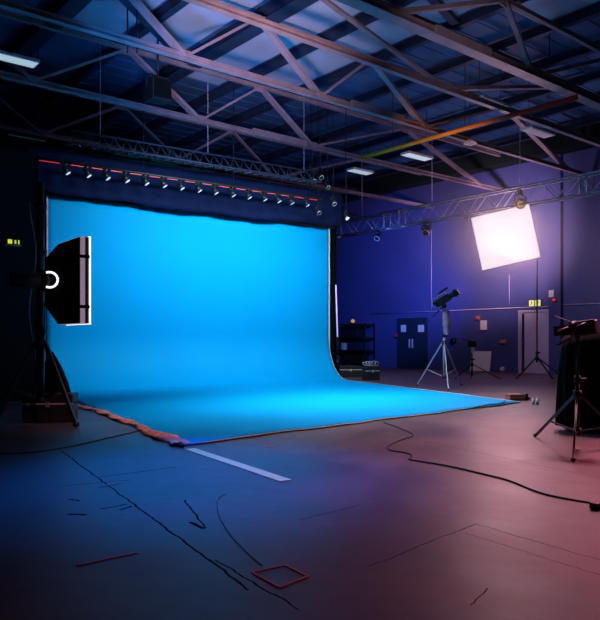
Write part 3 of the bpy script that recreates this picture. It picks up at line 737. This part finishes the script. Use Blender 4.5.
# coral cloth strip along the left edge of the sheet
pts = [(76, 407), (90, 410), (104, 415), (120, 420), (136, 427), (150, 433), (165, 439), (181, 446)]
rows = []
nL = 80
gp = [gd(x, y) for x, y in pts]
def along(t_):
    i = min(int(t_*(len(gp)-1)), len(gp)-2); return gp[i].lerp(gp[i+1], t_*(len(gp)-1)-i)
for i in range(nL+1):
    t_ = i/nL; c = along(t_); d = (gp[-1]-gp[0]).normalized(); nn = V((d.y, -d.x, 0))
    w = .055+.02*math.sin(t_*31)+.015*math.sin(t_*53)+(.05 if t_ > .72 else 0)
    o = nn*.03*math.sin(t_*19)
    row = []
    for k_ in range(7):
        s_ = -1+k_/3
        row.append(c+o+nn*w*s_+UP*(.018+.035*(1-s_*s_)*(.6+.4*math.sin(t_*90+k_*2.1))+.012*math.sin(t_*47+k_)))
    rows.append(row)
tag(MB().grid(rows).build('coral_strip', 'coral', None, .008), 'crumpled coral fabric strip along the left edge of the blue sheet', 'fabric strip')
tag(MB().tube([gd(175, 445)+UP*.02, gd(183, 448)+UP*.02], .02).build('dark_clip', 'rubber'), 'dark clip at the near end of the coral strip', 'clip')
# ------------------------------------------------------------------ tapes and marks
def tape(x0, y0, x1, y1, w, m, lab, name='floor_tape', z=.003):
    a = gd(x0, y0); b = gd(x1, y1); return tag(MB().beam(a+UP*z, b+UP*z, w, .004).build(name, m), lab, 'floor tape', 'tape on the floor')
tape(190, 449, 286, 481, .11, 'tan', 'long tan tape strip leading away from the corner of the blue sheet')
tape(76, 566, 137, 553, .022, 'brick', 'short brownish tape strip at the lower left of the floor')
tape(266, 446.5, 274, 446.5, .05, 'orange', 'small orange tape mark just in front of the blue sheet')
tape(100, 487, 122, 483, .02, 'brick', 'short worn tape on the floor left of the slab joint')
rp = [(252, 573), (285, 565.5), (308, 577), (280, 588), (252, 573)]
fr = MB()
for (a, b) in zip(rp, rp[1:]): fr.beam(gd(*a)+UP*.003, gd(*b)+UP*.003, .012, .004)
tag(fr.build('floor_mark', 'brick'), 'thin dark red taped outline on the floor at bottom centre', 'floor tape')
tc_ = gd(520, 400.5)+V((0, .15, .004)); tx = V((1, .12, 0)).normalized(); ty = V((-.12, 1, 0)).normalized()
t = thing('folded_cloth', tc_, 'folded terracotta cloth at the right tip of the blue sheet', 'cloth')
MB().box(tc_+UP*.03, (.40, .26, .055), (tx, ty, UP), bev=.02).box(tc_+UP*.085-tx*.03, (.34, .24, .05), (tx, ty, UP), bev=.02).build('folds', 'brick', t)
MB().box(tc_+UP*.06+tx*.12, (.05, .29, .125), (tx, ty, UP), bev=.01).build('strap', 'black', t)
for x, lb in ((533.5, 'left'), (537.5, 'right')):
    q = gd(x, 404.5); tag(MB().cyl(q, q+UP*.10, .022, n=14).cyl(q+UP*.1, q+UP*.13, .012, n=12).build('spray_bottle', 'white'), 'small white bottle at the right tip of the blue sheet, %s of two' % lb, 'bottle', 'bottles by the sheet')
tape(515, 406.6, 526, 407, .03, 'skin', 'small pale tape mark near the right tip of the blue sheet')
# ------------------------------------------------------------------ cables
def smooth(pts, k=8):
    out = []
    P_ = [pts[0]]+pts+[pts[-1]]
    for i in range(1, len(P_)-2):
        for j in range(k):
            t_ = j/k; a, b, c, d = P_[i-1:i+3]
            out.append(.5*((2*b)+(-a+c)*t_+(2*a-5*b+4*c-d)*t_*t_+(-a+3*b-3*c+d)*t_**3))
    out.append(pts[-1]); return out
def cable(px, r, lab, m='rubber', z0=0.):
    return tag(MB().tube(smooth([gd(x, y, 0)+UP*(r+z0) for x, y in px]), r).build('floor_cable', m), lab, 'cable')
cable([(384, 423), (398, 428), (412, 434), (411, 437), (397, 442), (388, 447), (391, 451), (404, 453), (412, 456), (409, 460), (420, 462), (450, 467), (480, 474), (508, 481), (545, 495), (598, 505)], .007, 'long black cable snaking across the floor to the right edge')
c = gd(597, 509); tag(MB().box(c+UP*.025, (.10, .06, .045), bev=.012).build('cable_plug', 'rubber'), 'black plug at the end of the long cable', 'plug')
cable([(0, 454), (30, 453), (70, 447), (110, 438), (140, 431)], .006, 'thin black cable running from the left edge towards the coral strip')
cable([(226, 494), (218, 500), (219, 515), (228, 532), (244, 550), (262, 566)], .0026, 'very thin dark cable curving over the floor at lower centre')
cable([(474, 410.3), (488, 407), (500, 406), (505, 403)], .010, 'short black cable lying on the blue sheet near its right tip', z0=.03)
cable([(360, 386), (380, 386), (400, 388), (417, 389.5)], .010, 'pale cable on the floor from the cases to the tripod foot', m='alu')
# ------------------------------------------------------------------ back right corner clutter
case('flight_case', gd(371.5, 380.5)+V((0, .2, 0)), (.42, .3, .40), .3, 'upright black case behind the backdrop curve', grp='cases behind the backdrop curve')
q = gd(371.5, 380.5)+V((0, .2, .43))
t = thing('cable_coil', q, 'tangle of cables and clamps on top of the upright black case', 'cable')
m_ = MB()
for i in range(5): m_.torus(q+V((-.16+i*.08, 0, .03+.01*(i % 2))), V((.3, -.6, .8-.3*i)), .07, .008, 16, 6)
m_.build('coil', 'alu', t)
case('flight_case', gd(352, 379)+V((0, 1.2, 0)), (.7, .4, .34), .2, 'low dark case further left behind the backdrop curve', grp='cases behind the backdrop curve')
# dark shelving rack
k0 = W(U1-.45, uv(on_wall(362, 350))[1], 0)
t = thing('storage_rack', k0, 'dark storage rack with boxes beside the backdrop edge', 'rack')
for i in (-1, 1):
    for j in (-1, 1): MB().beam(k0+EU*.28*i+EV*.9*j, k0+EU*.28*i+EV*.9*j+UP*1.85, .05, .05).build('post', 'black', t)
for z in (.15, .7, 1.25, 1.8): MB().box(k0+UP*z, (.6, 1.85, .04)).build('shelf', 'black', t)
for (dv, z, m_, l, w_, h_) in ((-.25, .72, 'dsteel', 'blue-grey storage box on the middle shelf of the rack', .95, .34), (.5, .72, 'white', 'small pale box on the middle shelf of the rack', .2, .3), (.1, 1.27, 'walld', 'dark storage box on the upper shelf of the rack', .9, .36), (-.1, .17, 'plastic', 'black storage crate on the lowest shelf of the rack', 1.1, .36)):
    q = k0+EV*dv+UP*(z+.001)
    b = thing('storage_box', q, l, 'box', 'boxes on the rack')
    MB().box(q+UP*h_*.42, (.42, w_, h_*.84), bev=.015).build('box_body', m_, b); MB().box(q+UP*h_*.92, (.44, w_+.02, h_*.14), bev=.01).build('lid', m_, b)
q = k0+UP*1.821+EV*.1
t = thing('work_lamp', q, 'small yellow lamp glowing on top of the dark rack', 'lamp')
MB().box(q+UP*.03, (.12, .1, .06), bev=.01).build('base', 'black', t); MB().ball(q+UP*.13, .085, n=14).build('lens', 'amber', t)
# LED tube on a stand at the backdrop edge
tb = V(((337.5-300)/FOC*21.6, 21.6, 0))
stand('light_stand', [tb+V((-.35, -.15, 0)), tb+V((.35, -.2, 0)), tb+V((0, .4, 0))], .45, (tb.x, tb.y, 1.15), 'thin black stand holding the violet light tube beside the backdrop', 'light stand', r=.018, base_z=.1)
t = thing('light_tube', tb+UP*1.15, 'vertical pale violet light tube beside the right edge of the backdrop', 'tube light')
a_ = V((tb.x, tb.y, 1.15)); b_ = at(335.8, 283, 21.6)
MB().cyl(a_+UP*.06, b_-UP*.04, .020, n=14).build('tube', 'tubeg', t)
MB().cyl(a_, a_+UP*.08, .04, n=14).build('end_cap', 'black', t); MB().cyl(b_-UP*.06, b_, .04, n=14).build('end_cap', 'black', t)
hz = MB().ball((0, 0, 0), 1, n=32)
hm = bpy.data.materials.new('stage_haze'); hm.use_nodes = True; nt = hm.node_tree
nt.nodes.remove(nt.nodes['Principled BSDF']); vs = nt.nodes.new('ShaderNodeVolumeScatter')
vs.inputs['Color'].default_value = (.95, .9, .95, 1); 
tc = nt.nodes.new('ShaderNodeTexCoord'); sb_ = nt.nodes.new('ShaderNodeVectorMath'); sb_.operation = 'SUBTRACT'; sb_.inputs[1].default_value = (0, 0, 1)
nt.links.new(tc.outputs['Object'], sb_.inputs[0]); le = nt.nodes.new('ShaderNodeVectorMath'); le.operation = 'LENGTH'; nt.links.new(sb_.outputs[0], le.inputs[0])
mr = nt.nodes.new('ShaderNodeMapRange'); mr.interpolation_type = 'SMOOTHERSTEP'; mr.inputs[1].default_value = 0; mr.inputs[2].default_value = 1; mr.inputs[3].default_value = .40; mr.inputs[4].default_value = 0
nt.links.new(le.outputs['Value'], mr.inputs[0]); nt.links.new(mr.outputs[0], vs.inputs['Density'])
nt.links.new(vs.outputs[0], nt.nodes['Material Output'].inputs['Volume'])
ho = hz.build('stage_haze', hm); ho.scale = (3.2, 2.6, 2.2); ho.location = cs-UP*2.2
ho['kind'] = 'stuff'; tag(ho, 'thin haze glowing around the bright white softbox', 'haze')
# ------------------------------------------------------------------ lights
def area(loc, target, sx, sy, power, col, spread=180, shape='RECTANGLE'):
    l = bpy.data.lights.new('lamp', 'AREA'); l.shape = shape; l.size = sx; l.size_y = sy; l.energy = power; l.color = col; l.spread = math.radians(spread)
    o = bpy.data.objects.new('lamp_light', l); COL.objects.link(o); o.location = V(loc)
    o.rotation_euler = (V(target)-V(loc)).to_track_quat('-Z', 'Y').to_euler(); return o
def spot(loc, target, power, col, ang, blend=.8, rad=.2):
    l = bpy.data.lights.new('lamp', 'SPOT'); l.energy = power; l.color = col; l.spot_size = math.radians(ang); l.spot_blend = blend; l.shadow_soft_size = rad
    o = bpy.data.objects.new('lamp_light', l); COL.objects.link(o); o.location = V(loc)
    o.rotation_euler = (V(target)-V(loc)).to_track_quat('-Z', 'Y').to_euler(); return o
mid = (BL+BR)/2
# the lamp rail washing the backdrop
area(mid+BN*3.3+BD*.5+UP*5.6, mid+BD*.5+UP*2.2, 6.5, .6, 235, (.72, .9, 1.0), 110)
area(mid+BN*6.0-BD*.5+UP*5.7, mid+BN*6.4-BD*.3, 5.0, 1.2, 215, (.72, .9, 1.0), 80)  # unseen overhead light added to brighten the front of the sheet
# unseen spot added for the blue wash on the left floor
spot((-.9, 7.4, 5.6), (-.75, 5.9, 0), 3500, (.0, .17, 1), 42, 1, .4)
# soft white spill of the right softbox
area(cs+fn*.12, (3.6, 7.5, 0), 1.5, 1.4, 48, (1, .50, .58), 110)
spot((4.2, 10.0, 6.0), (3.0, 7.6, 0), 2200, (1, .47, .57), 66, 1, .5)  # unseen overhead spot added for diffuse pink on the right floor
# unseen pink lights added behind the softbox for the wall and truss
spot(cs+V((0.2, 1.6, .1)), on_wall(500, 235), 1900, (1, .60, .74), 96, 1, .3)
l = bpy.data.lights.new('lamp', 'POINT'); l.energy = 170; l.color = (1, .62, .86); l.shadow_soft_size = .3
o = bpy.data.objects.new('lamp_light', l); COL.objects.link(o); o.location = cs+V((.2, 1.2, .2))
# unseen spot added to wash the side wall blue
spot((2.6, 20.0, 3.4), on_wall(402, 280), 3100, (.03, .18, 1), 56, 1, .4)
# unseen pink spots added for the right floor and the coral strip
spot((8.5, 11.5, 6.0), (4.6, 6.0, 0), 3600, (1, .10, .20), 46, 1, .5)
spot((5.5, 2.5, 5.2), gd(130, 427), 1500, (1, .35, .42), 12, 1, .2)
# unseen uplights added to brighten the roof and trusses
spot((.5, 4.5, 2.6), atz(450, 42, 6.3), 900, (1, .68, .80), 17, 1, .2)
spot((-.6, 6.0, 2.6), atz(255, 45, 7.3), 3600, (1, .66, .76), 34, 1, .3)
spot(atz(440, 135, 6.12)+V((-.8, -2.2, -1.6)), atz(440, 135, 6.12), 130, (1, .42, .06), 75, 1, .1)  # unseen amber spot added to warm the painted streak
spot((-3, 8.0, 3.5), atz(235, 60, 7.8), 2100, (.03, .30, 1), 46, 1, .4)
# world: faint teal fill added through the hall's omitted front wall
w = bpy.data.worlds.new('world'); S.world = w; w.use_nodes = True
w.node_tree.nodes['Background'].inputs[0].default_value = (.02, .5, .7, 1); w.node_tree.nodes['Background'].inputs[1].default_value = .04
# ------------------------------------------------------------------ camera
cd = bpy.data.cameras.new('camera'); co = bpy.data.objects.new('camera', cd); COL.objects.link(co)
co.location = (0, 0, CAMZ); co.rotation_euler = (math.pi/2, 0, 0)
cd.sensor_fit = 'HORIZONTAL'; cd.sensor_width = 36; cd.lens = 36*FOC/600; cd.shift_y = (HOR-310)/600; cd.clip_end = 200
S.camera = co
S.view_settings.view_transform = 'Standard'; S.view_settings.look = 'None'; S.view_settings.exposure = 0; S.view_settings.gamma = 1
